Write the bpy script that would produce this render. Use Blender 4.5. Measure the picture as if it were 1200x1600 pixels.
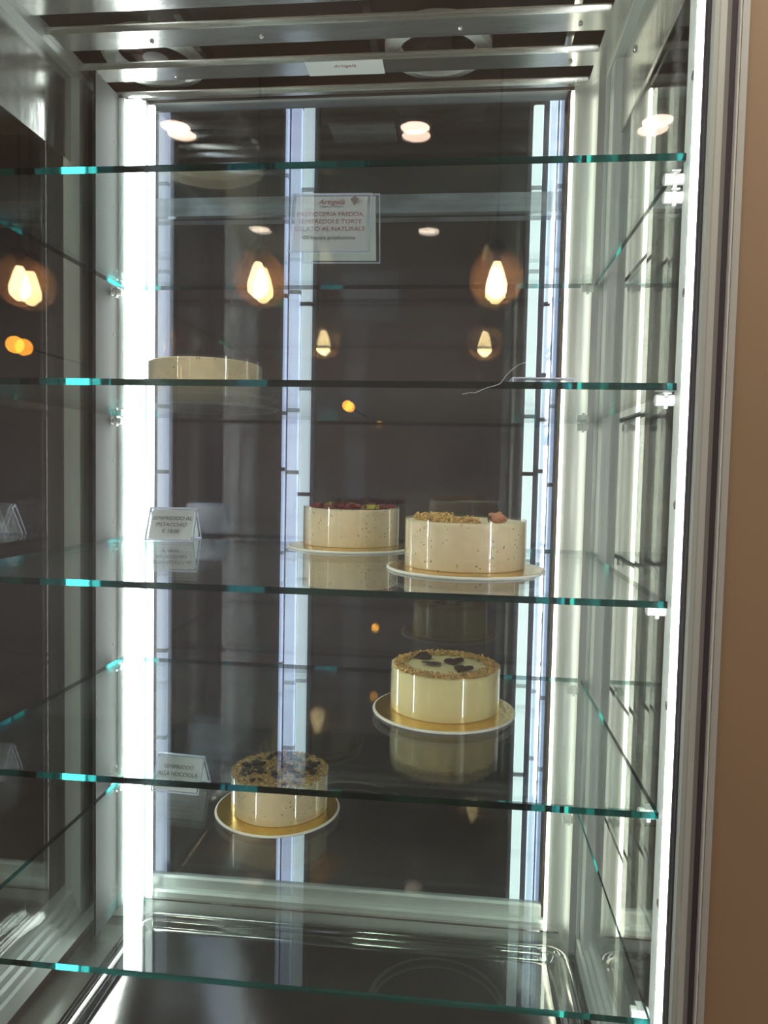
import bpy, bmesh, math, random
from mathutils import Vector, Matrix
random.seed(7)
for o in list(bpy.data.objects): bpy.data.objects.remove(o)
C = bpy.context.scene.collection
sc = bpy.context.scene
PI = math.pi

# ------------------------------------------------------------------ camera
def rotm(yaw, pitch, roll):
    return Matrix.Rotation(yaw, 3, 'Z') @ Matrix.Rotation(pitch, 3, 'X') @ Matrix.Rotation(roll, 3, 'Y')
cam = bpy.data.cameras.new('camera'); camo = bpy.data.objects.new('camera', cam); C.objects.link(camo)
M = (rotm(.103, -.054, -.0209) @ Matrix(((1, 0, 0), (0, 0, -1), (0, 1, 0)))).to_4x4()
M.translation = (.629, -.80, 1.5)
camo.matrix_world = M
cam.sensor_fit = 'VERTICAL'; cam.sensor_height = 32.0; cam.lens = 32.0 * 1150 / 1600
cam.clip_start = .02
sc.camera = camo
# ------------------------------------------------------------------ world, exposure
w = bpy.data.worlds.new('world'); sc.world = w; w.use_nodes = True
w.node_tree.nodes['Background'].inputs[0].default_value = (.5, .55, .65, 1)
w.node_tree.nodes['Background'].inputs[1].default_value = .15
sc.view_settings.view_transform = 'Standard'; sc.view_settings.look = 'None'
sc.view_settings.gamma = 1; sc.view_settings.use_curve_mapping = False
sc.view_settings.exposure = 0.95
sc.cycles.max_bounces = 10; sc.cycles.transparent_max_bounces = 32
sc.cycles.glossy_bounces = 5; sc.cycles.transmission_bounces = 8; sc.cycles.diffuse_bounces = 2
sc.cycles.sample_clamp_indirect = 4
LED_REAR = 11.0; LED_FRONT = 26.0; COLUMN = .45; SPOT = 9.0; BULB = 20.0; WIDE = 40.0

# ------------------------------------------------------------------ materials
def nt(name):
    m = bpy.data.materials.new(name); m.use_nodes = True
    n = m.node_tree; b = n.nodes['Principled BSDF']; return m, n, b
def N(n, t, **k):
    x = n.nodes.new(t)
    for a, v in k.items(): setattr(x, a, v)
    return x
def mat(name, col, rough=.5, metal=0., spec=.5, noise=0., scale=20., bump=0., stretch=(1, 1, 1), rvar=0., coat=0., sss=0.):
    m, n, b = nt(name)
    b.inputs['Base Color'].default_value = (*col, 1); b.inputs['Roughness'].default_value = rough
    b.inputs['Metallic'].default_value = metal; b.inputs['Specular IOR Level'].default_value = spec
    b.inputs['Coat Weight'].default_value = coat
    if sss: b.inputs['Subsurface Weight'].default_value = sss; b.inputs['Subsurface Scale'].default_value = .01
    if noise or bump or rvar:
        tc = N(n, 'ShaderNodeTexCoord'); mp = N(n, 'ShaderNodeMapping'); mp.inputs['Scale'].default_value = stretch
        nz = N(n, 'ShaderNodeTexNoise'); nz.inputs['Scale'].default_value = scale; nz.inputs['Detail'].default_value = 5
        n.links.new(tc.outputs['Object'], mp.inputs[0]); n.links.new(mp.outputs[0], nz.inputs['Vector'])
        if noise:
            r = N(n, 'ShaderNodeValToRGB'); r.color_ramp.elements[0].position = .3; r.color_ramp.elements[1].position = .7
            r.color_ramp.elements[0].color = (*[c * (1 - noise) for c in col], 1); r.color_ramp.elements[1].color = (*[min(1, c * (1 + noise)) for c in col], 1)
            n.links.new(nz.outputs['Fac'], r.inputs[0]); n.links.new(r.outputs[0], b.inputs['Base Color'])
        if bump:
            bp = N(n, 'ShaderNodeBump'); bp.inputs['Strength'].default_value = bump; bp.inputs['Distance'].default_value = .002
            n.links.new(nz.outputs['Fac'], bp.inputs['Height']); n.links.new(bp.outputs[0], b.inputs['Normal'])
        if rvar:
            mr = N(n, 'ShaderNodeMapRange'); mr.inputs[3].default_value = max(0, rough - rvar); mr.inputs[4].default_value = rough + rvar
            n.links.new(nz.outputs['Fac'], mr.inputs[0]); n.links.new(mr.outputs[0], b.inputs['Roughness'])
    return m
def emit(name, col, s):
    m, n, b = nt(name); b.inputs['Base Color'].default_value = (.8, .8, .8, 1)
    b.inputs['Emission Color'].default_value = (*col, 1); b.inputs['Emission Strength'].default_value = s
    return m
def pane_mat(name, tint=(1, 1, 1), f0=.04, rough=0., mx=1., haze=0., hcol=(.9, .92, .95)):
    """clear sheet: see-through, mirror strength by viewing angle (Schlick), a touch of dusty haze"""
    m = bpy.data.materials.new(name); m.use_nodes = True; n = m.node_tree; n.nodes.clear()
    out = N(n, 'ShaderNodeOutputMaterial'); g = N(n, 'ShaderNodeNewGeometry')
    d = N(n, 'ShaderNodeVectorMath', operation='DOT_PRODUCT'); n.links.new(g.outputs['Normal'], d.inputs[0]); n.links.new(g.outputs['Incoming'], d.inputs[1])
    def ma(op, a, b=None):
        x = N(n, 'ShaderNodeMath', operation=op)
        for i, v in enumerate((a, b)):
            if v is None: continue
            if isinstance(v, (int, float)): x.inputs[i].default_value = v
            else: n.links.new(v, x.inputs[i])
        return x.outputs[0]
    c = ma('ABSOLUTE', d.outputs['Value']); k = ma('POWER', ma('SUBTRACT', 1., c), 5.)
    f = ma('ADD', ma('MULTIPLY', k, mx - f0), f0)
    t = N(n, 'ShaderNodeBsdfTransparent'); t.inputs[0].default_value = (*tint, 1)
    gl = N(n, 'ShaderNodeBsdfGlossy'); gl.inputs['Roughness'].default_value = rough; gl.inputs['Color'].default_value = (1, 1, 1, 1)
    mix = N(n, 'ShaderNodeMixShader'); n.links.new(f, mix.inputs[0]); n.links.new(t.outputs[0], mix.inputs[1]); n.links.new(gl.outputs[0], mix.inputs[2])
    last = mix.outputs[0]
    if haze:
        df = N(n, 'ShaderNodeBsdfDiffuse'); df.inputs[0].default_value = (*hcol, 1)
        tc = N(n, 'ShaderNodeTexCoord'); nz = N(n, 'ShaderNodeTexNoise'); nz.inputs['Scale'].default_value = 4; nz.inputs['Detail'].default_value = 6
        n.links.new(tc.outputs['Object'], nz.inputs['Vector'])
        h = ma('MULTIPLY', ma('MAXIMUM', ma('SUBTRACT', nz.outputs['Fac'], .3), 0.), haze * 3)
        m2 = N(n, 'ShaderNodeMixShader'); n.links.new(h, m2.inputs[0]); n.links.new(last, m2.inputs[1]); n.links.new(df.outputs[0], m2.inputs[2]); last = m2.outputs[0]
    n.links.new(last, out.inputs[0]); return m
def edge_glass(name, col, rough=.03):
    m = bpy.data.materials.new(name); m.use_nodes = True; n = m.node_tree; n.nodes.clear()
    out = N(n, 'ShaderNodeOutputMaterial'); g = N(n, 'ShaderNodeBsdfGlass'); g.inputs['Color'].default_value = (*col, 1)
    g.inputs['Roughness'].default_value = rough; g.inputs['IOR'].default_value = 1.5; n.links.new(g.outputs[0], out.inputs[0]); return m

m_pane = pane_mat('window glass', (.97, .99, .98), .045, haze=.006)
m_side = pane_mat('side window glass', (.95, .965, .955), .055)
m_rear = pane_mat('rear window glass', (.93, .95, .97), .06)
m_shelf = pane_mat('shelf glass', (.95, .985, .975), .05, haze=.01)
m_edge = edge_glass('shelf glass edge', (.012, .15, .145))
m_acry = pane_mat('clear acrylic', (.99, .985, 1.), .045, haze=.03)
m_acry_edge = mat('acrylic edge', (.72, .74, .95), .15, coat=.5)
m_acetate = pane_mat('acetate collar', (.99, .99, .98), .06, rough=.03)
m_steel = mat('polished stainless steel', (.62, .60, .57), .13, .95, noise=.05, scale=6, bump=.4, stretch=(1, 1, .3), rvar=.05)
m_steel_soft = mat('brushed stainless steel', (.66, .65, .61), .20, .9, noise=.06, scale=9, bump=.5, stretch=(1, 3, 1), rvar=.06)
m_tray = mat('tray steel', (.36, .34, .32), .10, .95, noise=.08, scale=5, bump=.5, rvar=.05)
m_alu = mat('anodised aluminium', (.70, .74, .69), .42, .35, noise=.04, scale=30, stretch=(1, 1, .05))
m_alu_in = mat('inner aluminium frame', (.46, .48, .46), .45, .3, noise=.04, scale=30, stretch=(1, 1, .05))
m_alu_d = mat('dark grey profile', (.22, .23, .23), .4, .3)  # even dark grey for housing and profiles
m_gasket = mat('dark gasket', (.06, .05, .065), .6)
m_gask_br = mat('brown seal', (.045, .03, .028), .5)
m_brown = mat('brown lacquered panel', (.37, .26, .16), .55, noise=.04, scale=3, bump=.05)
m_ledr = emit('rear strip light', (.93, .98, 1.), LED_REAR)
m_ledw = emit('warm edge of strip light', (1., .97, .80), 3.)
m_led_fill = emit('front left fill light', (1., .95, .93), 46.)
m_led_refl = emit('strip light reflection', (.95, .97, 1.), 1.4)
m_ledf = emit('front strip light', (1., .97, 1.), LED_FRONT)
m_col = emit('bluish streak', (.62, .68, 1.), COLUMN)  # glow colours of the streak columns, standing in for mirrored lights
m_col5 = emit('dim bluish streak', (.62, .68, 1.), .28)
m_col3 = emit('greenish white streak', (.92, 1., .93), .9)
m_col4 = emit('blue white streak', (.75, .85, 1.), .8)
m_col2 = emit('white streak', (.85, .95, 1.), COLUMN)
m_spot = emit('downlight lens', (1., .62, .50), SPOT)
m_wide = emit('wide fill light lens', (1., .91, .80), WIDE)
m_bulb = emit('warm bulb', (1., .66, .36), BULB)
m_amber = emit('amber lamp', (1., .32, .02), 8)
m_globe = pane_mat('globe glass with amber glow', (.93, .82, .72), .14, haze=.35, hcol=(.60, .42, .30))  # clear globe; the bulb's amber glow is put into the haze colour
m_dark = mat('dark duct interior', (.055, .035, .03), .6)
m_white = mat('white plastic', (.75, .76, .72), .35)
m_rail = mat('worn metal rail', (.88, .84, .78), .5, .2, noise=.35, scale=14, bump=.3, stretch=(1, 1, 4))
m_cream = mat('cream semifreddo', (.86, .69, .47), .5, noise=.07, scale=60, sss=.15)
m_yellow = mat('pale yellow semifreddo', (.90, .76, .40), .45, noise=.05, scale=30, sss=.15)
m_gold = mat('gold foil card', (.80, .55, .16), .2, .9, noise=.1, scale=160, bump=.5, rvar=.05)
m_rim = mat('white card edge', (.78, .74, .68), .6)
m_black = mat('black card underside', (.03, .028, .028), .5)
m_crumb = mat('hazelnut crumb', (.50, .28, .10), .8, noise=.5, scale=120)
m_crumb2 = mat('toasted nut crumb', (.62, .38, .13), .8, noise=.45, scale=140)
m_choc = mat('dark chocolate', (.055, .025, .018), .35, noise=.3, scale=80)
m_rasp = mat('dried raspberry', (.22, .008, .014), .45, noise=.4, scale=150, bump=.5)
m_glaze = mat('raspberry glaze', (.10, .012, .02), .25)
m_pist = mat('pistachio', (.50, .46, .06), .5, noise=.3, scale=100)
m_prali = mat('praline', (.42, .17, .09), .35, noise=.5, scale=110, bump=.8)
m_paper = mat('white paper', (.95, .96, .96), .8)
m_ink = mat('grey ink', (.10, .09, .10), .8)
m_inkr = mat('faded red ink', (.45, .16, .16), .8)
m_clip = mat('clear plastic clip', (.80, .80, .76), .15, spec=.8, coat=1)
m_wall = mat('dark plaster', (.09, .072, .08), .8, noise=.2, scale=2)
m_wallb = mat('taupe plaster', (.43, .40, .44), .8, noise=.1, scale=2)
m_ceil = mat('ceiling paint', (.40, .34, .30), .8)
m_floor = mat('stone floor', (.14, .12, .11), .3, noise=.2, scale=5)

# speckles on the cream cakes
def speckle(m):
    n = m.node_tree; b = n.nodes['Principled BSDF']; src = b.inputs['Base Color'].links[0].from_socket
    tc = N(n, 'ShaderNodeTexCoord'); v = N(n, 'ShaderNodeTexVoronoi'); v.inputs['Scale'].default_value = 150
    n.links.new(tc.outputs['Object'], v.inputs['Vector'])
    lt = N(n, 'ShaderNodeMath', operation='LESS_THAN'); lt.inputs[1].default_value = .22; n.links.new(v.outputs['Distance'], lt.inputs[0])
    nz = N(n, 'ShaderNodeTexNoise'); nz.inputs['Scale'].default_value = 120; n.links.new(tc.outputs['Object'], nz.inputs['Vector'])
    gt = N(n, 'ShaderNodeMath', operation='GREATER_THAN'); gt.inputs[1].default_value = .53; n.links.new(nz.outputs['Fac'], gt.inputs[0])
    mu = N(n, 'ShaderNodeMath', operation='MULTIPLY'); n.links.new(lt.outputs[0], mu.inputs[0]); n.links.new(gt.outputs[0], mu.inputs[1])
    mx = N(n, 'ShaderNodeMix', data_type='RGBA'); n.links.new(mu.outputs[0], mx.inputs[0]); n.links.new(src, mx.inputs[6])
    mx.inputs[7].default_value = (.36, .22, .11, 1); n.links.new(mx.outputs[2], b.inputs['Base Color'])
speckle(m_cream)

# ------------------------------------------------------------------ mesh helpers
def box(bm, x0, x1, y0, y1, z0, z1, mi=0):
    vs = [bm.verts.new((x, y, z)) for x in (x0, x1) for y in (y0, y1) for z in (z0, z1)]
    fs = [(0, 1, 3, 2), (4, 6, 7, 5), (0, 4, 5, 1), (2, 3, 7, 6), (0, 2, 6, 4), (1, 5, 7, 3)]
    out = []
    for f in fs:
        q = bm.faces.new([vs[i] for i in f]); q.material_index = mi; out.append(q)
    return out          # order: x0,x1,y0,y1,z0,z1 faces
def prism(bm, pts, a0, a1, axis='z', mi=0, smooth=False):
    """extrude a closed 2-D outline along an axis. z: pts=(x,y); x: pts=(y,z); y: pts=(x,z)"""
    def P(p, a): return {'z': (p[0], p[1], a), 'x': (a, p[0], p[1]), 'y': (p[0], a, p[1])}[axis]
    A = [bm.verts.new(P(p, a0)) for p in pts]; B = [bm.verts.new(P(p, a1)) for p in pts]
    n = len(pts)
    for i in range(n):
        f = bm.faces.new((A[i], A[(i + 1) % n], B[(i + 1) % n], B[i])); f.smooth = smooth; f.material_index = mi
    bm.faces.new(A[::-1]).material_index = mi; bm.faces.new(B).material_index = mi
def lathe(bm, prof, c=(0, 0, 0), seg=64, mi=0, smooth=True, caps=True):
    rings = []
    for r, z in prof:
        rings.append([bm.verts.new((c[0] + r * math.cos(2 * PI * i / seg), c[1] + r * math.sin(2 * PI * i / seg), c[2] + z)) for i in range(seg)])
    for a, b in zip(rings, rings[1:]):
        for i in range(seg):
            f = bm.faces.new((a[i], a[(i + 1) % seg], b[(i + 1) % seg], b[i])); f.smooth = smooth; f.material_index = mi
    if caps:
        bm.faces.new(rings[0][::-1]).material_index = mi; bm.faces.new(rings[-1]).material_index = mi
def tube(bm, pts, r, seg=8, closed=False, mi=0):
    pts = [Vector(p) for p in pts]; n = len(pts); rings = []
    for i, p in enumerate(pts):
        a = pts[(i - 1) % n] if (closed or i > 0) else p; b = pts[(i + 1) % n] if (closed or i < n - 1) else p
        t = (b - a).normalized(); up = Vector((0, 0, 1)) if abs(t.z) < .9 else Vector((1, 0, 0))
        s = t.cross(up).normalized(); u = s.cross(t)
        rr = r[i] if isinstance(r, (list, tuple)) else r
        rings.append([bm.verts.new(p + s * rr * math.cos(2 * PI * k / seg) + u * rr * math.sin(2 * PI * k / seg)) for k in range(seg)])
    for i in range(n if closed else n - 1):
        a, b = rings[i], rings[(i + 1) % n]
        for k in range(seg):
            f = bm.faces.new((a[k], a[(k + 1) % seg], b[(k + 1) % seg], b[k])); f.smooth = True; f.material_index = mi
    if not closed: bm.faces.new(rings[0][::-1]); bm.faces.new(rings[-1])
def obj(name, bm, mats, parent=None, bevel=0.):
    if bevel: bmesh.ops.bevel(bm, geom=bm.edges[:], offset=bevel, segments=2, affect='EDGES', profile=.5)
    bmesh.ops.recalc_face_normals(bm, faces=bm.faces[:])
    me = bpy.data.meshes.new(name); bm.to_mesh(me); bm.free()
    me.set_sharp_from_angle(angle=math.radians(38))
    for m in (mats if isinstance(mats, (list, tuple)) else [mats]): me.materials.append(m)
    o = bpy.data.objects.new(name, me); C.objects.link(o)
    if parent: o.parent = parent
    return o
def B(): return bmesh.new()
def bx(name, dims, m, parent=None, bevel=0.):
    bm = B(); box(bm, *dims); return obj(name, bm, m, parent, bevel)
def tag(o, label, cat, group=None, kind=None):
    o['label'] = label
    if cat: o['category'] = cat
    if group: o['group'] = group
    if kind: o['kind'] = kind
    return o
def thing(name, label, cat, loc=(0, 0, 0), rz=0., group=None):
    o = bpy.data.objects.new(name, None); C.objects.link(o); o.empty_display_size = .05
    o.location = loc; o.rotation_euler.z = rz; return tag(o, label, cat, group)
def part(name, parent, loc=(0, 0, 0)):
    o = bpy.data.objects.new(name, None); C.objects.link(o); o.empty_display_size = .03; o.location = loc; o.parent = parent; return o
def struct(o): o['kind'] = 'structure'; return o
def text(s, size, m, parent, mtx, name='printed_text', align='CENTER', shear=0., extr=.00012):
    cu = bpy.data.curves.new('t', 'FONT'); cu.body = s; cu.size = size; cu.align_x = align; cu.extrude = extr; cu.shear = shear; cu.space_line = .95
    t = bpy.data.objects.new('t', cu); C.objects.link(t)
    dg = bpy.context.evaluated_depsgraph_get(); me = bpy.data.meshes.new_from_object(t.evaluated_get(dg))
    bpy.data.objects.remove(t); me.name = name; me.materials.clear(); me.materials.append(m)
    me.transform(mtx); o = bpy.data.objects.new(name, me); C.objects.link(o); o.parent = parent; return o

# ------------------------------------------------------------------ the room
CE = 2.98
struct(bx('floor', (-3.2, 3.2, -3.6, 2.6, -.05, 0), m_floor))
struct(bx('ceiling', (-3.2, 3.2, -3.6, 2.6, CE, CE + .05), m_ceil))
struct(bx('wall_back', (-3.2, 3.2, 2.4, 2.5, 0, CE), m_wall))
struct(bx('wall_front', (-3.2, 3.2, -3.6, -3.5, 0, CE), m_wallb))
struct(bx('wall_left', (-3.2, -3.1, -3.6, 2.5, 0, CE), m_wallb))
struct(bx('wall_far_right', (3.1, 3.2, -3.6, 2.5, 0, CE), m_wallb))
struct(bx('wall_right', (.8806, 3.1, -.0745, -.0545, 0, CE), m_brown))

# ------------------------------------------------------------------ the refrigerated cabinet
cab = thing('display_cabinet', 'tall illuminated glass cake display cabinet with steel and aluminium frame', 'display cabinet', (.42, .24, 0))
off = Vector((-.42, -.24, 0))
def cobj(name, bm, m, parent=cab, bevel=0.):
    o = obj(name, bm, m, parent, bevel)
    if parent is cab: o.location = off
    return o
def cbx(name, dims, m, parent=cab, bevel=0.):
    bm = B(); box(bm, *dims); return cobj(name, bm, m, parent, bevel)
ZT = 2.18; ZB = .635; TOP = 2.42
# base and top
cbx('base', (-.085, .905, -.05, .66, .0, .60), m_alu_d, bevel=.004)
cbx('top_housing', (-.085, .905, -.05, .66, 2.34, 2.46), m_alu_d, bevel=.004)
# air duct cover: steel ceiling plate with three slots
bm = B()
sl = [(.296, .336), (.392, .440), (.490, .536)]
X0, X1 = -.121, .845; XL = -.025
XL = -.06
ys = [-.03]
bars = [(-.03, sl[0][0]), (sl[0][1], sl[1][0]), (sl[1][1], sl[2][0])]
def lipbar(bm, y0, y1, x0, x1):
    # flat slat with rolled lips turned up into the slots
    pts = [(y0, ZT + .009), (y0 + .001, ZT + .004), (y0 + .005, ZT), (y1 - .005, ZT), (y1 - .001, ZT + .004), (y1, ZT + .009),
           (y1 - .002, ZT + .009), (y1 - .003, ZT + .006), (y1 - .006, ZT + .0025), (y0 + .006, ZT + .0025), (y0 + .003, ZT + .006), (y0 + .002, ZT + .009)]
    prism(bm, pts, x0, x1, 'x', smooth=False)
for y0, y1 in bars: lipbar(bm, y0, y1, -.10, .83)
lipbar(bm, .536, .556, -.10, .83)
box(bm, .83, .872, -.03, .552, ZT, ZT + .003)
hood = cobj('duct_cover', bm, m_steel_soft)
cbx('duct_side_panel', (.870, .8725, -.03, .552, 2.052, ZT), m_steel_soft)
cbx('duct_side_panel', (-.062, -.0595, -.03, .552, 2.028, ZT), m_steel_soft)
bm = B(); box(bm, -.10, .87, -.03, .56, 2.30, 2.32); box(bm, -.105, -.1, -.03, .56, ZT, 2.3); box(bm, .873, .878, -.03, .56, ZT, 2.3); box(bm, -.1, .873, .556, .562, ZT, 2.3)
cobj('duct_interior', bm, m_dark)
for y in (.19, .36, .45):
    pass
bm = B()
bm.free()
for x in (.16, .46, .78): cbx('duct_crossbar', (x, x + .012, .0, .55, 2.21, 2.235), m_steel)
def screw(x, y, z, nx=0, nz=-1, r=.006, parent=cab):
    bm = B(); lathe(bm, [(r, 0), (r, .0015), (r * .6, .0035), (r * .15, .004)], seg=16)
    if nx: bmesh.ops.rotate(bm, verts=bm.verts, matrix=Matrix.Rotation(nx * PI / 2, 3, 'Y'))
    else: bmesh.ops.rotate(bm, verts=bm.verts, matrix=Matrix.Rotation(PI, 3, 'X'))
    bmesh.ops.translate(bm, verts=bm.verts, vec=(x, y, z)); return cobj('screw', bm, m_steel, parent)
screw(.870, .36, 2.135, nx=-1); screw(.870, .12, 2.135, nx=-1)
screw(-.0595, .47, 2.14, nx=1); screw(-.0595, .2, 2.14, nx=1)
for x, y in ((.12, .368), (.30, .368), (.61, .368), (.79, .368), (.12, .47), (.79, .47)): screw(x, y, ZT, r=.0035)
# fans above the slots
for fx in (.078, .572):
    fan = part('fan', cab, Vector((fx, .480, 2.225)) + off)
    bm = B(); lathe(bm, [(.064, 0), (.064, -.018), (.067, -.022), (.084, -.019), (.090, -.012), (.090, .0)], seg=64, caps=False)
    lathe(bm, [(.090, 0), (.064, 0)], seg=64, caps=False)
    obj('fan_ring', bm, m_white, fan)
    bm = B(); lathe(bm, [(.022, -.01), (.022, .02)], seg=24)
    for k in range(5):
        a = k * 2 * PI / 5
        vs = [bm.verts.new((r * math.cos(a + da), r * math.sin(a + da), z)) for r, da, z in ((.02, -.2, -.008), (.060, -.28, -.006), (.060, .28, .012), (.02, .3, .012))]
        vt = [bm.verts.new(v.co + Vector((0, 0, .002))) for v in vs]
        bm.faces.new(vs[::-1]); bm.faces.new(vt)
        for i in range(4): bm.faces.new((vs[i], vs[(i + 1) % 4], vt[(i + 1) % 4], vt[i]))
    obj('fan_blades', bm, m_dark, fan)
# white sticker on the slat
lab = cbx('sticker', (.352, .482, .4435, .4865, ZT - .0008, ZT - .0001), m_paper)
tm = Matrix.Translation((.417, .462, ZT - .001)) @ Matrix.Rotation(PI, 4, 'X')
text('Artigelà', .012, m_inkr, lab, tm, shear=.2)

# back window: frame members, brown seal, two panes
rw = part('rear_window', cab, off)
bm = B()
prism(bm, [(.552, .612), (.552, .668), (.556, .672), (.566, .672), (.566, .690), (.570, .694), (.580, .694), (.580, .612)], -.06, .88, 'x')
obj('frame_bottom', bm, m_alu, rw)
bm = B(); prism(bm, [(.545, .655), (.545, .6585), (.552, .6585), (.552, .655)], -.03, .86, 'x'); obj('frame_trim', bm, m_steel, rw)
bm = B()
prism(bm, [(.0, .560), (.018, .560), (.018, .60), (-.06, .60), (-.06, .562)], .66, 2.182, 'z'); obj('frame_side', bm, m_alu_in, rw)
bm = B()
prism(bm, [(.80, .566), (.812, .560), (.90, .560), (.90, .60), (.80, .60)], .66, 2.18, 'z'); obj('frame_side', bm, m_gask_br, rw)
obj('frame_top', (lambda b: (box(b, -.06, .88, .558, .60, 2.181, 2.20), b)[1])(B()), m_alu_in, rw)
for y in (.572, .592):
    bm = B(); box(bm, .018, .81, y, y + .004, .685, 2.182); obj('pane', bm, m_rear, rw)
# rail across the back behind the panes
cbx('rear_rail', (-.06, .88, .605, .650, 1.984, 2.022), m_rail, bevel=.002)
cbx('rear_rail_lip', (-.06, .88, .600, .612, 1.980, 1.985), m_steel)

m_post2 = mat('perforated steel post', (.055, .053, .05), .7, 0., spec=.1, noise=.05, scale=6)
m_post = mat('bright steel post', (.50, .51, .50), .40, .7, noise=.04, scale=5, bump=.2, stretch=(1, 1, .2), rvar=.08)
# right back corner column: convex polished steel
bm = B(); pts = []
for i in range(17):
    t = i / 16; a = PI * (1 - t) * .5
    pts.append((.8415 - .037 * (1 - math.cos(PI * .5 * (1 - t))) - 0 * a, .552 - .03 * math.sin(PI * .5 * t)))
pts = [(.809 + .036 * math.sin(PI / 2 * i / 16), .552 - .034 * (1 - math.cos(PI / 2 * i / 16))) for i in range(17)]
prism(bm, pts + [(.858, .514), (.858, .556), (.809, .556)], .64, 2.18, 'z', smooth=False)
o = cobj('corner_post', bm, m_post)
for f in o.data.polygons:
    if abs(f.normal.z) < .5 and f.normal.y < -.05 and f.area < .03: f.use_smooth = True
cbx('lit_strip', (.8035, .8085, .544, .555, .66, 2.17), m_ledw)
# left back corner: steel strip with holes, strip light in a channel
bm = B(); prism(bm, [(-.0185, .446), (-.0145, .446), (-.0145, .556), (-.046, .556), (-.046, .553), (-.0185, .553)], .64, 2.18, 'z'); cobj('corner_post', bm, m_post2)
cbx('lit_strip', (.000, .031, .526, .540, .655, 2.17), m_ledr)
cbx('lit_strip', (.0345, .0465, .548, .555, .655, 2.17), m_led_refl)  # added glowing strip imitates the corner light's reflection in the rear glass
bm = B(); prism(bm, [(-.014, .530), (-.002, .530), (-.002, .541), (.0335, .541), (.0335, .556), (-.014, .556)], .645, 2.175, 'z'); cobj('strip_light_channel', bm, m_alu_in)
for k in range(10):
    bm = B(); lathe(bm, [(.003, 0), (.003, .0012)], seg=12); bmesh.ops.rotate(bm, verts=bm.verts, matrix=Matrix.Rotation(PI / 2, 3, 'Y'))
    bmesh.ops.translate(bm, verts=bm.verts, vec=(-.0148, .515, 1.05 + .1155 * k)); cobj('post_hole', bm, m_black)

# side windows
def side_window(sx, x, name):
    sw = part(name, cab, off)
    s = sx
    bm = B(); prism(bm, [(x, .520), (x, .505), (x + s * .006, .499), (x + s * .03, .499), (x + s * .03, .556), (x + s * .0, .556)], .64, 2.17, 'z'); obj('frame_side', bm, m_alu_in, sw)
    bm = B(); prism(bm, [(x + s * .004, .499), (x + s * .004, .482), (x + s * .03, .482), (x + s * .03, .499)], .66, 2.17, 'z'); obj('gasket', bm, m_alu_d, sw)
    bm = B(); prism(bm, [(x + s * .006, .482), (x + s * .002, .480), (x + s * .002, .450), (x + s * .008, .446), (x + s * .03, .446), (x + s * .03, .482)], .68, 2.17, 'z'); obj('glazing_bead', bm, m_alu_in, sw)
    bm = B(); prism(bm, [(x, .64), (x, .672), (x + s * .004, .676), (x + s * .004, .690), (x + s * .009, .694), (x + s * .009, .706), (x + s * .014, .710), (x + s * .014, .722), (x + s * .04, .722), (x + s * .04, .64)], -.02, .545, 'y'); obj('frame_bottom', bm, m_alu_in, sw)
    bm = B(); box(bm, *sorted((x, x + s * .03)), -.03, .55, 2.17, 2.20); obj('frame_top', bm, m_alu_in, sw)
    for k in (.016, .034):
        a, b = sorted((x + s * k, x + s * (k + .004)))
        bm = B(); box(bm, a, b, -.02, .45, .715, 2.175); obj('pane', bm, m_side, sw)
    return sw
side_window(1, .856, 'right_side_window'.replace('right_', ''))
side_window(-1, -.044, 'side_window')
# what closes the right side outside the panes (brown housing of the next panel)
# front right upright: steel strip with holes, strip light, tube, aluminium steps, gasket
cbx('corner_post', (.8555, .8725, -.018, .028, .62, 2.2), m_alu)
for z in (1.9126, 1.693, 1.4715, 1.2563, 1.0374):
    p = part('bolt', cab, Vector((.8555, .005, z)) + off)
    bm = B(); lathe(bm, [(.0045, 0), (.0045, .0012), (.003, .0014)], seg=16, caps=False); bmesh.ops.rotate(bm, verts=bm.verts, matrix=Matrix.Rotation(-PI / 2, 3, 'Y')); obj('bolt_ring', bm, m_steel, p)
    bm = B(); lathe(bm, [(.003, 0), (.003, .0008)], seg=16); bmesh.ops.rotate(bm, verts=bm.verts, matrix=Matrix.Rotation(-PI / 2, 3, 'Y')); obj('bolt_socket', bm, m_black, p)
m_hold = mat('grey light holder', (.30, .27, .25), .5)
def vcyl(name, x, y, r, z0, z1, m, parent=cab, seg=20):
    bm = B(); lathe(bm, [(r, z0), (r, z1)], c=(x, y, 0), seg=seg); return cobj(name, bm, m, parent)
vcyl('lit_strip', .8503, -.0260, .0028, .63, 2.19, m_ledf)
bm = B(); prism(bm, [(.8542, -.022), (.8550, -.026), (.8600, -.026), (.8612, -.022), (.8612, -.0185), (.8542, -.0185)], .62, 2.2, 'z'); cobj('light_holder', bm, m_hold)
for z in (1.665, 1.0): cbx('light_clip', (.8540, .8618, -.0285, -.0262, z, z + .014), m_white, bevel=.0008)
cbx('cabinet_stile', (.8640, .905, -.05, -.02, .60, 2.4), m_gasket)
# unseen front left upright; added fill light, and a blade that shields its reflection
bm = B(); prism(bm, [(-.073, -.018), (-.050, -.018), (-.050, .008), (-.012, .008), (-.012, .010), (-.050, .010), (-.050, .03), (-.073, .03)], .62, 2.2, 'z'); cobj('corner_post', bm, m_gasket)
vcyl('lit_strip', -.040, -.022, .0055, .63, 2.19, m_led_fill)

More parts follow.
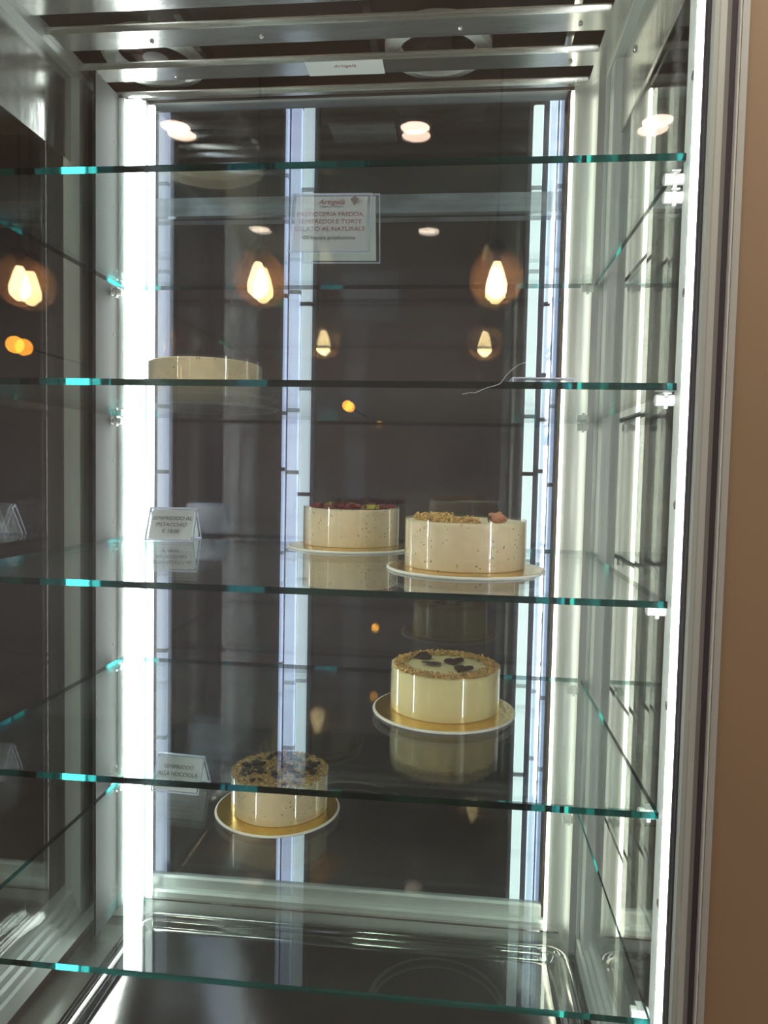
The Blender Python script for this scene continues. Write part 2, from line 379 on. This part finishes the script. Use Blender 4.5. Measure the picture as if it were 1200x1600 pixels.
# glass front door: two panes, stile of stepped profiles on the right
door = part('front_door', cab, off)
m_step = mat('grey step', (.30, .29, .28), .5)
m_gask_g = mat('purple grey gasket', (.11, .095, .115), .6)
bm = B(); box(bm, .8475, .8492, -.066, -.052, .60, 2.42); obj('seal', bm, m_gasket, door)
bm = B(); prism(bm, [(.8492, -.052), (.8492, -.076), (.860, -.076), (.860, -.052)], .60, 2.42, 'z'); obj('stile', bm, m_alu, door)
bm = B(); prism(bm, [(.860, -.052), (.860, -.073), (.865, -.073), (.865, -.052)], .60, 2.42, 'z'); obj('stile_step', bm, m_step, door)
bm = B(); box(bm, .865, .8712, -.070, -.052, .60, 2.42); obj('gasket', bm, m_gask_g, door)
bm = B(); box(bm, .8712, .8727, -.077, -.052, .60, 2.42); obj('edge_bead', bm, m_white, door)
bm = B(); prism(bm, [(.8736, -.052), (.8736, -.076), (.8800, -.076), (.8800, -.052)], .60, 2.42, 'z'); obj('outer_stile', bm, m_alu, door)
for y in (-.060, -.098):
    bm = B(); box(bm, -.10, .8475, y, y + .004, .62, 2.40); obj('pane', bm, m_pane, door)
bm = B(); box(bm, -.10, .8800, -.098, -.052, 2.405, 2.44); obj('rail', bm, m_alu, door)
bm = B(); box(bm, -.10, .8800, -.098, -.052, .585, .615); obj('rail', bm, m_alu, door)
bm = B(); box(bm, -.13, -.10, -.092, -.055, .585, 2.44); obj('stile', bm, m_alu, door)

# ------------------------------------------------------------------ steel tray at the bottom
tr = thing('steel_tray', 'shiny stainless steel drip tray with raised rounded rim on cabinet floor', 'tray', (.43, .22, .60))
def rrect(x0, x1, y0, y1, r, z, k=8):
    P = []
    for cx, cy, a in ((x1 - r, y1 - r, 0), (x0 + r, y1 - r, 90), (x0 + r, y0 + r, 180), (x1 - r, y0 + r, 270)):
        for i in range(k + 1):
            t = math.radians(a + 90 * i / k); P.append((cx + r * math.cos(t), cy + r * math.sin(t), z))
    return P
bm = B()
loops = []
for (ins, z) in ((-.012, .629), (-.004, .636), (.0, .6375), (.004, .636), (.007, .632), (.011, .631), (.014, .634), (.018, .635), (.022, .6325), (.026, .626), (.034, .622)):
    loops.append([bm.verts.new((p[0] - .43, p[1] - .22, p[2] - .60)) for p in rrect(.036 + ins, .842 - ins, -.03 + ins, .535 - ins, max(.006, .036 - ins), z)])
for a, b in zip(loops, loops[1:]):
    for i in range(len(a)):
        f = bm.faces.new((a[i], a[(i + 1) % len(a)], b[(i + 1) % len(a)], b[i])); f.smooth = True
bm.faces.new(loops[-1])
obj('basin', bm, m_tray, tr)
bm = B(); prism(bm, [(.11, 0), (.70, 0), (.70, .018), (.11, .018)], -.16, .16, 'y')
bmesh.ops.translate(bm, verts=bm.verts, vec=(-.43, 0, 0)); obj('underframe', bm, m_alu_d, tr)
struct_base = cbx('inner_floor', (-.085, .905, -.05, .60, .595, .602), m_steel_soft)

# ------------------------------------------------------------------ shelves and clips
ZS = [1.833, 1.599, 1.3695, 1.1407, .9096]; ZN = ['topmost', 'second', 'middle', 'fourth', 'lowest']
SH = ['empty but for the folded sign', 'just above eye height with one cake at the left rear', 'carrying two cakes with white collars', 'carrying the yellow cake with chocolate hearts', 'carrying the cake covered in chocolate chunks']
T = .0075
for i, z in enumerate(ZS):
    label = {0: 'clear glass shelf with folded printed sign, topmost shelf of the cabinet', 1: 'clear glass shelf at eye height with one cake at left, second from top',
             2: 'clear glass shelf carrying two speckled cream cakes, middle of the cabinet', 3: 'clear glass shelf carrying the yellow cake with chocolate hearts',
             4: 'clear glass shelf at the very bottom carrying the chocolate chunk cake'}[i]
    bm = B(); t = .0008
    fs = box(bm, 0, .85, 0, .522, z - T, z)
    for k in range(4): fs[k].material_index = 1
    o = obj('glass_shelf', bm, [m_shelf, m_edge]); tag(o, label, 'shelf', 'glass shelves of the cabinet')
proto = None
def make_clip():
    r = thing('shelf_clip', 'x', 'clip')
    bm = B(); lathe(bm, [(.0062, 0), (.0062, .007), (.005, .008), (.005, .010), (.0062, .011), (.0062, .019), (.004, .020)], seg=20)
    bmesh.ops.rotate(bm, verts=bm.verts, matrix=Matrix.Rotation(-PI / 2, 3, 'Y')); bmesh.ops.translate(bm, verts=bm.verts, vec=(0, 0, -.0075)); obj('barrel', bm, m_clip, r)
    bm = B(); box(bm, -.013, -.004, -.0075, .0075, -.0012, 0); box(bm, -.0105, -.0065, -.003, .003, -.0165, -.001); obj('pad', bm, m_clip, r)
    return r
def copy_tree(o, parent=None):
    c = o.copy(); C.objects.link(c)
    if parent: c.parent = parent
    for ch in list(o.children): copy_tree(ch, c)
    return c
first = make_clip(); used = False
for i, z in enumerate(ZS):
    for (px, py, sx, where) in ((.8555, .030, 1, 'at its front right corner'), (.843, .495, 1, 'at its back right corner'), (-.014, .505, -1, 'at its back left corner')):
        c = first if not used else copy_tree(first); used = True
        c.location = (px, py, z - T); c.rotation_euler.z = 0 if sx > 0 else PI
        c['label'] = 'clear plastic clip holding the %s glass shelf %s' % (ZN[i], where); c['group'] = 'clear shelf clips'
c = copy_tree(first); c.location = (.8555, .030, ZS[0] - T - .019); c['label'] = 'spare clear plastic clip just below the clip of topmost glass shelf, front right'; c['group'] = 'clear shelf clips'

# ------------------------------------------------------------------ boards and cakes
def board(x, y, z, label, r=.108):
    t = thing('cake_board', label, 'cake board', (x, y, z), group='round gold cake boards')
    bm = B(); lathe(bm, [(r - .006, 0), (r - .001, .0004), (r, .0018), (r - .0006, .0032), (r - .003, .0036)], seg=96); o = obj('card', bm, m_rim, t); o['label'] = 'white card edge'
    bm = B(); lathe(bm, [(r - .0035, .0036), (r - .0035, .0040), (r - .006, .0042)], seg=96); o = obj('foil', bm, m_gold, t); o['label'] = 'embossed gold foil top'
    bm = B(); lathe(bm, [(r - .012, -.0002), (r - .006, .0001)], seg=96); o = obj('underside', bm, m_black, t)
    return t
BT = .0043; H = .0625
def crumbs(name, parent, fn, n, m, z, s0=.0009, s1=.0026, kind='stuff', lift=0.):
    bm = B()
    for _ in range(n):
        p = fn()
        if p is None: continue
        s = random.uniform(s0, s1)
        mm = Matrix.Translation((p[0], p[1], z + s * random.uniform(.1, 1.1) + lift * random.random() ** 2)) @ Matrix.Rotation(random.uniform(0, 6), 4, Vector((random.random(), random.random(), random.random() + .1)).normalized()) @ Matrix.Diagonal((s, s * random.uniform(.6, 1), s * random.uniform(.5, .9), 1))
        bmesh.ops.create_icosphere(bm, subdivisions=1, radius=1, matrix=mm)
    o = obj(name, bm, m, parent); o['kind'] = kind; return o
def cake(x, y, z, m, label, r=.082, h=H, rz=0.):
    t = thing('cake', label, 'cake', (x, y, z + BT), rz, 'round semifreddo cakes')
    bm = B(); lathe(bm, [(r - .001, 0), (r, .001), (r, h - .003), (r - .001, h - .001), (r - .003, h)], seg=96); obj('cake_body', bm, m, t)
    bm = B(); lathe(bm, [(r + .0006, .0003), (r + .0006, h + .0025), (r + .0011, h + .0025), (r + .0011, .0003), (r + .0006, .0003)], seg=96, caps=False); o = obj('collar', bm, m_acetate, t); o['label'] = 'clear plastic collar'
    return t
def inst(src, parent, loc, rot, sc_=1.):
    o = src.copy(); C.objects.link(o); o.parent = parent; o.location = loc; o.rotation_euler = rot; o.scale = (sc_,) * 3; return o
def chunk_mesh(sx, sy, sz, seed, m, name, jag=.25):
    rnd = random.Random(seed); bm = B(); box(bm, -sx / 2, sx / 2, -sy / 2, sy / 2, 0, sz)
    bmesh.ops.subdivide_edges(bm, edges=bm.edges[:], cuts=1, use_grid_fill=True)
    for v in bm.verts: v.co += Vector((rnd.uniform(-1, 1) * sx, rnd.uniform(-1, 1) * sy, rnd.uniform(-.5, 1) * sz)) * jag * .5
    bmesh.ops.recalc_face_normals(bm, faces=bm.faces[:]); me = bpy.data.meshes.new(name); bm.to_mesh(me); bm.free(); me.materials.append(m); return me

# A: second shelf, left rear
z = ZS[1]
board(.205, .405, z, 'round cake board under the lone cake on the second shelf, seen from below', .118)
a = cake(.210, .375, z, m_cream, 'speckled cream cake with thin pale disc, alone on the second glass shelf at left', .089, .066)
bm = B(); lathe(bm, [(.034, .066), (.034, .0685), (.032, .069)], c=(.035, -.01, 0), seg=40); o = obj('pale_disc', bm, mat('white chocolate', (.80, .70, .50), .4), a); o['label'] = 'pale disc topping'

# B: middle shelf, rear left, raspberries and pistachios
z = ZS[2]
board(.443, .452, z, 'round gold cake board under the raspberry cake, rear of the middle shelf')
b = cake(.440, .478, z, m_cream, 'speckled cream cake topped with dark red raspberry pieces and pistachios', .083)
bm = B(); lathe(bm, [(.068, H), (.068, H + .0012), (.066, H + .0016)], seg=64); o = obj('glaze', bm, m_glaze, b); o['label'] = 'dark red glaze'
sq = chunk_mesh(.012, .012, .006, 3, m_rasp, 'raspberry_piece', .35); ps = chunk_mesh(.011, .007, .006, 4, m_pist, 'pistachio', .3); pr = chunk_mesh(.010, .008, .005, 9, m_prali, 'nut_piece', .4)
for me, nm, pos in ((sq, 'raspberry_piece', [(-.060, -.020, 0), (-.052, -.030, 1), (-.012, -.035, .3), (.003, -.042, .9), (-.004, -.030, 2), (.012, -.032, .1), (.066, -.010, .5), (.055, -.02, 1.2), (-.03, .02, .4), (.03, .03, 1.4), (-.01, .045, .2)]),
                    (ps, 'pistachio', [(-.043, -.024, .5), (.038, -.044, .2), (.046, -.038, 1.3), (.0, .01, 2), (-.04, .03, 1)]),
                    (pr, 'nut_piece', [(.028, -.04, .7), (-.036, -.036, .2), (.034, -.026, 1.8), (.05, .01, .4)])):
    for (x, y, rz) in pos:
        o = bpy.data.objects.new(nm, me); C.objects.link(o); o.parent = b; o.location = (x, y, H + .001); o.rotation_euler = (0, 0, rz); o.scale = (1.15,) * 3
# C: middle shelf, front right
board(.638, .211, z, 'round gold cake board under the praline cake, front of the middle shelf')
c = cake(.637, .219, z, m_cream, 'speckled cream cake with crescent of nut crumbs and one praline nut on top')
def cres():
    a = random.uniform(2.1, 5.0); r = random.uniform(.035, .074)
    x, y = r * math.cos(a), r * math.sin(a)
    if x > .012 + random.uniform(0, .015): return None
    return (x * .95, y)
crumbs('nut_crumbs', c, cres, 1300, m_crumb2, H, lift=.006)
bm = B()
for (x, y, zz, s) in ((0, 0, .006, .0075), (.006, -.002, .006, .006), (-.005, .003, .008, .006), (.003, .004, .010, .005), (.010, .001, .005, .004)):
    bmesh.ops.create_icosphere(bm, subdivisions=2, radius=s, matrix=Matrix.Translation((x, y, zz)) @ Matrix.Diagonal((1.1, .8, .95, 1)))
for v in bm.verts: v.co += Vector((random.uniform(-1, 1), random.uniform(-1, 1), random.uniform(-1, 1))) * .0008
bmesh.ops.translate(bm, verts=bm.verts, vec=(.040, -.045, H)); o = obj('praline_nut', bm, m_prali, c)
bm = B(); tube(bm, [(.028, -.044, H + .011), (.029, -.045, H + .006), (.030, -.046, H + .001)], .0009); tube(bm, [(.028, -.044, H + .010), (.040, -.050, H + .002)], .0008); obj('nut_stalk', bm, m_choc, c)

# D: fourth shelf, hearts
z = ZS[3]
board(.612, .307, z, 'round gold cake board under the yellow cake with hearts')
d = cake(.613, .314, z, m_yellow, 'pale yellow cake with crumb ring and four dark chocolate hearts')
def ring():
    a = random.uniform(0, 2 * PI); r = .078 - abs(random.gauss(0, .008)); r = min(r, .0795)
    return (r * math.cos(a), r * math.sin(a)) if r > .045 else None
crumbs('crumb_ring', d, ring, 2300, m_crumb2, H, lift=.004)
def heart(s):
    P = []
    for i in range(36):
        t = 2 * PI * i / 36
        P.append((s * 16 * math.sin(t) ** 3 / 16, s * (13 * math.cos(t) - 5 * math.cos(2 * t) - 2 * math.cos(3 * t) - math.cos(4 * t)) / 16))
    return P
bm = B(); prism(bm, heart(.0155), 0, .0022, 'z'); hm = obj('chocolate_heart', bm, m_choc, d, bevel=0)
hm.location = (-.036, .036, H + .003); hm.rotation_euler = (.12, .1, -1.2)
for (x, y, rz, tx) in ((-.020, -.004, .45, -.12), (.013, .012, .05, .1), (.026, -.028, -.5, .1)):
    o = hm.copy(); C.objects.link(o); o.parent = d; o.location = (x, y, H + .003); o.rotation_euler = (tx, -tx, rz)

# E: lowest shelf, chocolate chunks
z = ZS[4]
board(.326, .432, z, 'round gold cake board under the chocolate chunk cake, lowest shelf')
e = cake(.328, .437, z, m_cream, 'cream cake covered with hazelnut crumbs and dark chocolate chunks', .0835)
def full():
    a = random.uniform(0, 2 * PI); r = .0835 * math.sqrt(random.random()); return (r * math.cos(a), r * math.sin(a))
crumbs('hazelnut_crumbs', e, full, 3200, m_crumb, H - .0005, .001, .0027)
cm = [chunk_mesh(.009, .007, .0055, 20 + k, m_choc, 'chocolate_chunk', .5) for k in range(4)]
pl = []
while len(pl) < 52:
    a = random.uniform(0, 2 * PI); r = .073 * math.sqrt(random.random()); x, y = r * math.cos(a), r * math.sin(a)
    if all((x - q[0]) ** 2 + (y - q[1]) ** 2 > .0085 ** 2 for q in pl): pl.append((x, y))
for k, (x, y) in enumerate(pl):
    o = bpy.data.objects.new('chocolate_chunk', cm[k % 4]); C.objects.link(o); o.parent = e; o.location = (x, y, H + .0006)
    o.rotation_euler = (random.uniform(-.3, .3), random.uniform(-.3, .3), random.uniform(0, 6)); o.scale = (random.uniform(.6, 1.25),) * 3
def skirt():
    a = random.uniform(PI * 1.1, PI * 1.9); return (.0815 * math.cos(a), .0815 * math.sin(a))

# ------------------------------------------------------------------ price tents and sign
def tent(name, label, loc, rz, W, Hh, D, lines, cat='price tag', back_off=(0, 0), size=.0105, group=None, big=False):
    """A-frame of clear acrylic; local x = width, -y faces the viewer"""
    t = thing(name, label, cat, loc, rz, group)
    th = .0016; ang = math.atan2(D / 2, Hh); Ls = math.hypot(Hh, D / 2)
    def face(sgn, dx, nm):
        m = Matrix.Translation((dx, sgn * D / 2, 0)) @ Matrix.Rotation(sgn * ang, 4, 'X')
        bm = B(); box(bm, -W / 2, W / 2, -th / 2, th / 2, 0.0006, Ls); bm.transform(m); sheet = obj(nm, bm, m_acry, t)
        bm = B(); e_ = .0009
        box(bm, -W / 2, W / 2, -th, th, 0, .0022); box(bm, -W / 2 - e_, -W / 2 + e_, -th, th, 0, Ls); box(bm, W / 2 - e_, W / 2 + e_, -th, th, 0, Ls); box(bm, -W / 2, W / 2, -th, th, Ls - .0022, Ls)
        bm.transform(m); obj('sheet_edge', bm, m_acry_edge, sheet)
        return m
    mf = face(-1, 0, 'front_sheet'); mb = face(1, back_off[0], 'back_sheet')
    s_in = .004 if not big else .006
    for m, nm in ((mf, 'card'), (mb, 'back_card')):
        sgn = -1
        bm = B(); box(bm, -W / 2 + s_in, W / 2 - s_in, .0009 if m is mf else -.0013, .0013 if m is mf else -.0009, .004, Ls - .004); bm.transform(m); cd = obj(nm, bm, m_paper, t)
        if m is mf:
            for (s, zc, sz, mt, sh) in lines:
                tmx = mf @ Matrix.Translation((0, -th / 2 - .0005, zc)) @ Matrix.Rotation(PI / 2, 4, 'X')
                text(s, sz, mt, cd, tmx, shear=sh)
    return t
tent('price_tag', 'clear acrylic price tent for the pistachio semifreddo on the middle shelf', (.113, .487, ZS[2] + .0002), .10, .084, .058, .062,
     [('SEMIFREDDO AL', .041, .0098, m_ink, .15), ('PISTACCHIO', .0285, .0098, m_ink, .15), ('€ 18.00', .0155, .0098, m_ink, .15)], group='acrylic price tents')
tent('price_tag', 'clear acrylic price tent for the hazelnut semifreddo on the lowest shelf', (.128, .492, ZS[4] + .0002), -.06, .090, .060, .060,
     [('SEMIFREDDO', .042, .0098, m_ink, .1), ('ALLA NOCCIOLA', .0295, .0098, m_ink, .1), ('€ 18.00', .0165, .0098, m_ink, .1)], group='acrylic price tents')
s = tent('sign_holder', 'folded acrylic sign with red printed lettering standing on the topmost shelf', (.418, .356, ZS[0] + .0002), .03, .124, .098, .062,
     [('PASTICCERIA FREDDA,', .062, .0104, m_inkr, 0), ('SEMIFREDDI E TORTE', .049, .0104, m_inkr, 0), ('GELATO AL NATURALE', .036, .0104, m_inkr, 0), ('Di nostra produzione', .021, .0092, m_ink, 0), ('Artigelà', .083, .013, m_inkr, .3), ('Di gelateria di produzione', .078, .0035, m_ink, 0)], 'sign', (.012, 0), big=True)
# ice-cream cone mark beside the name
ang = math.atan2(.031, .098); mf = Matrix.Translation((0, -.031, 0)) @ Matrix.Rotation(-ang, 4, 'X') @ Matrix.Translation((.036, -.0015, .079)) @ Matrix.Rotation(PI / 2, 4, 'X')
bm = B(); prism(bm, [(0, 0), (.005, .011), (-.005, .011)], 0, .0003, 'z'); 
for dx, dz in ((-.0035, .012), (.0035, .012), (0, .0155)): bmesh.ops.create_circle(bm, cap_ends=True, radius=.0032, segments=14, matrix=Matrix.Translation((dx, dz, .0003)))
bm.transform(mf); obj('printed_cone', bm, mat('pale brown ink', (.40, .30, .27), .8), s)
# fallen tag on the second shelf
t = thing('price_tag', 'clear acrylic tag lying flat near the right end of the second shelf', 'price tag', (.715, .050, ZS[1] + .0002), .05, 'acrylic price tents')
bm = B(); box(bm, -.034, .034, -.025, .025, 0, .0016); obj('sheet', bm, m_acry, t)
bm = B(); box(bm, -.032, .032, -.023, .023, .0020, .0024); obj('card', bm, m_paper, t)
bm = B(); box(bm, -.034, .034, -.025, .025, .0066, .008); box(bm, -.034, -.0325, -.025, -.0235, .0016, .0066); box(bm, .0325, .034, -.025, -.0235, .0016, .0066); obj('cover_sheet', bm, m_acry_edge, t)

# stray thread hanging over the front edge of the second shelf
bm = B(); tube(bm, [(0.6279, -0.0035, 1.5849), (0.6367, -0.0035, 1.5871), (0.6414, -0.0035, 1.5864), (0.6535, -0.0035, 1.592), (0.6635, -0.0035, 1.5947), (0.6682, -0.0035, 1.5968), (0.6733, -0.0035, 1.6043), (0.6779, -0.0035, 1.6097), (0.6864, -0.0035, 1.6165), (0.6956, -0.0035, 1.6199)], .00025, seg=6)
tag(obj('loose_thread', bm, m_paper), 'thin white thread caught on the front edge of the second shelf', 'thread')
# ------------------------------------------------------------------ lamps of the room, seen only as reflections; plus added streak columns and unseen fill lights
YM = -.13
def pendant(x, z, label):
    t = thing('pendant_lamp', label, 'lamp', (x, YM - 2.05, z), 0, 'glass globe pendants')
    bm = B(); prof = [(.03, .098)] + [(.1 * math.sin(a), .1 * math.cos(a)) for a in [i * PI / 20 for i in range(2, 20)]] + [(.004, -.1)]
    lathe(bm, prof, seg=40, caps=False); obj('globe', bm, m_globe, t)
    bm = B(); lathe(bm, [(.008, .070), (.024, .030), (.040, -.025), (.038, -.055), (.014, -.078)], seg=24); obj('bulb', bm, m_bulb, t)
    bm = B(); lathe(bm, [(.032, .095), (.032, .11), (.018, .13), (.014, .055), (.012, .052)], seg=24); obj('socket', bm, m_dark, t)
    bm = B(); lathe(bm, [(.004, .12), (.004, CE - z)], seg=8); obj('cord', bm, m_dark, t)
for x, z, l in ((-1.126, 2.226, 'leftmost of three'), (-.162, 2.233, 'middle one of three'), (.741, 2.228, 'rightmost of three')):
    pendant(x, z, 'clear glass globe pendant with warm bulb reflected, ' + l)
for k, (x, y) in enumerate(((-.64, -2.55), (.395, -2.62), (-1.7, -2.55), (1.4, -2.62), (2.4, -2.6))):
    t = thing('downlight_or_fill', 'round pink-white ceiling downlight mirrored at %s of the cabinet' % ('top left', 'top centre')[k] if k < 2 else 'round ceiling downlight out of the picture behind the viewer', 'ceiling light', (x, y, CE), 0, 'round downlights')
    bm = B(); lathe(bm, [(.062, -.004), (.058, -.006)], seg=40); obj('lens', bm, m_spot, t)
    bm = B(); lathe(bm, [(.064, -.0005), (.064, -.008), (.074, -.006), (.076, -.0005)], seg=40, caps=False); obj('trim_ring', bm, m_white, t)
def column(x, label, tubes):  # added glowing bars that imitate vertical reflections in the rear glass
    lc = thing('streak_column', label, 'lamp', (x, 1.5, 0), 0, 'added streak columns')
    a = min(t[0] for t in tubes) - .012 - x; b = max(t[1] for t in tubes) + .012 - x
    bm = B(); box(bm, a, b, .015, .05, 0, CE - .001); obj('backing', bm, m_gasket, lc)
    for x0, x1, m in tubes:
        rnd = random.Random(int(x0 * 1000)); bm = B(); prism(bm, [(x0 - x, .0), (x0 - x + .003, -.006), (x1 - x - .003, -.006), (x1 - x, .0), (x1 - x, .012), (x0 - x, .012)], .06, CE - .04, 'z'); obj('tube', bm, m, lc)
        for k in range(8):
            z = .5 + .30 * k + rnd.uniform(0, .12); bm = B(); box(bm, x0 - x - .002, x1 - x + .002, -.009, .014, z, z + .012); obj('streak_break', bm, m_gasket, lc)  # dark bars imitate shelf edges breaking the reflected streak
column(.105, 'tall column of bluish streak bars added behind the rear window to imitate reflections, left of centre', ((.060, .070, m_col), (.078, .113, m_col), (.117, .150, m_col2)))
column(-.333, 'slim column of bluish streak bar added behind the left end of rear window to imitate a reflection', ((-.350, -.316, m_col5),))
column(.865, 'tall column of white streak bars added behind the right end of rear window to imitate reflections', ((.818, .848, m_col3), (.866, .889, m_col4), (.895, .908, m_col)))
for x in (-2.6, -1.9, -1.2, -.5, .2, .9, 1.6, 2.3):  # unseen row of lamps added to brighten the room and brown panel
    t = thing('downlight_or_fill', 'wide round unseen fill light added in a row above the aisle before the cabinet', 'ceiling light', (x, -.50, CE), 0, 'added round fill lights')
    bm = B(); lathe(bm, [(.112, -.004), (.108, -.006)], seg=40); obj('lens', bm, m_wide, t)
    bm = B(); lathe(bm, [(.114, -.0005), (.114, -.010), (.128, -.008), (.130, -.0005)], seg=40, caps=False); obj('trim_ring', bm, m_white, t)
for nm, p, r, lb in (('table_lamp', (-1.575, -2.85, 2.09), .042, 'small amber wall lamp mirrored at the left edge'), ('table_lamp', (.088, -2.85, 1.81), .025, 'tiny amber indicator lamp mirrored in the middle of the glass')):
    t = thing('amber_lamp', lb, 'lamp', p)
    bm = B(); bmesh.ops.create_uvsphere(bm, u_segments=24, v_segments=14, radius=r); obj('shade', bm, m_amber, t)
    bm = B(); tube(bm, [(0, 0, 0), (0, -.3, .0), (0, -.645, 0)], .006); obj('bracket', bm, m_dark, t)
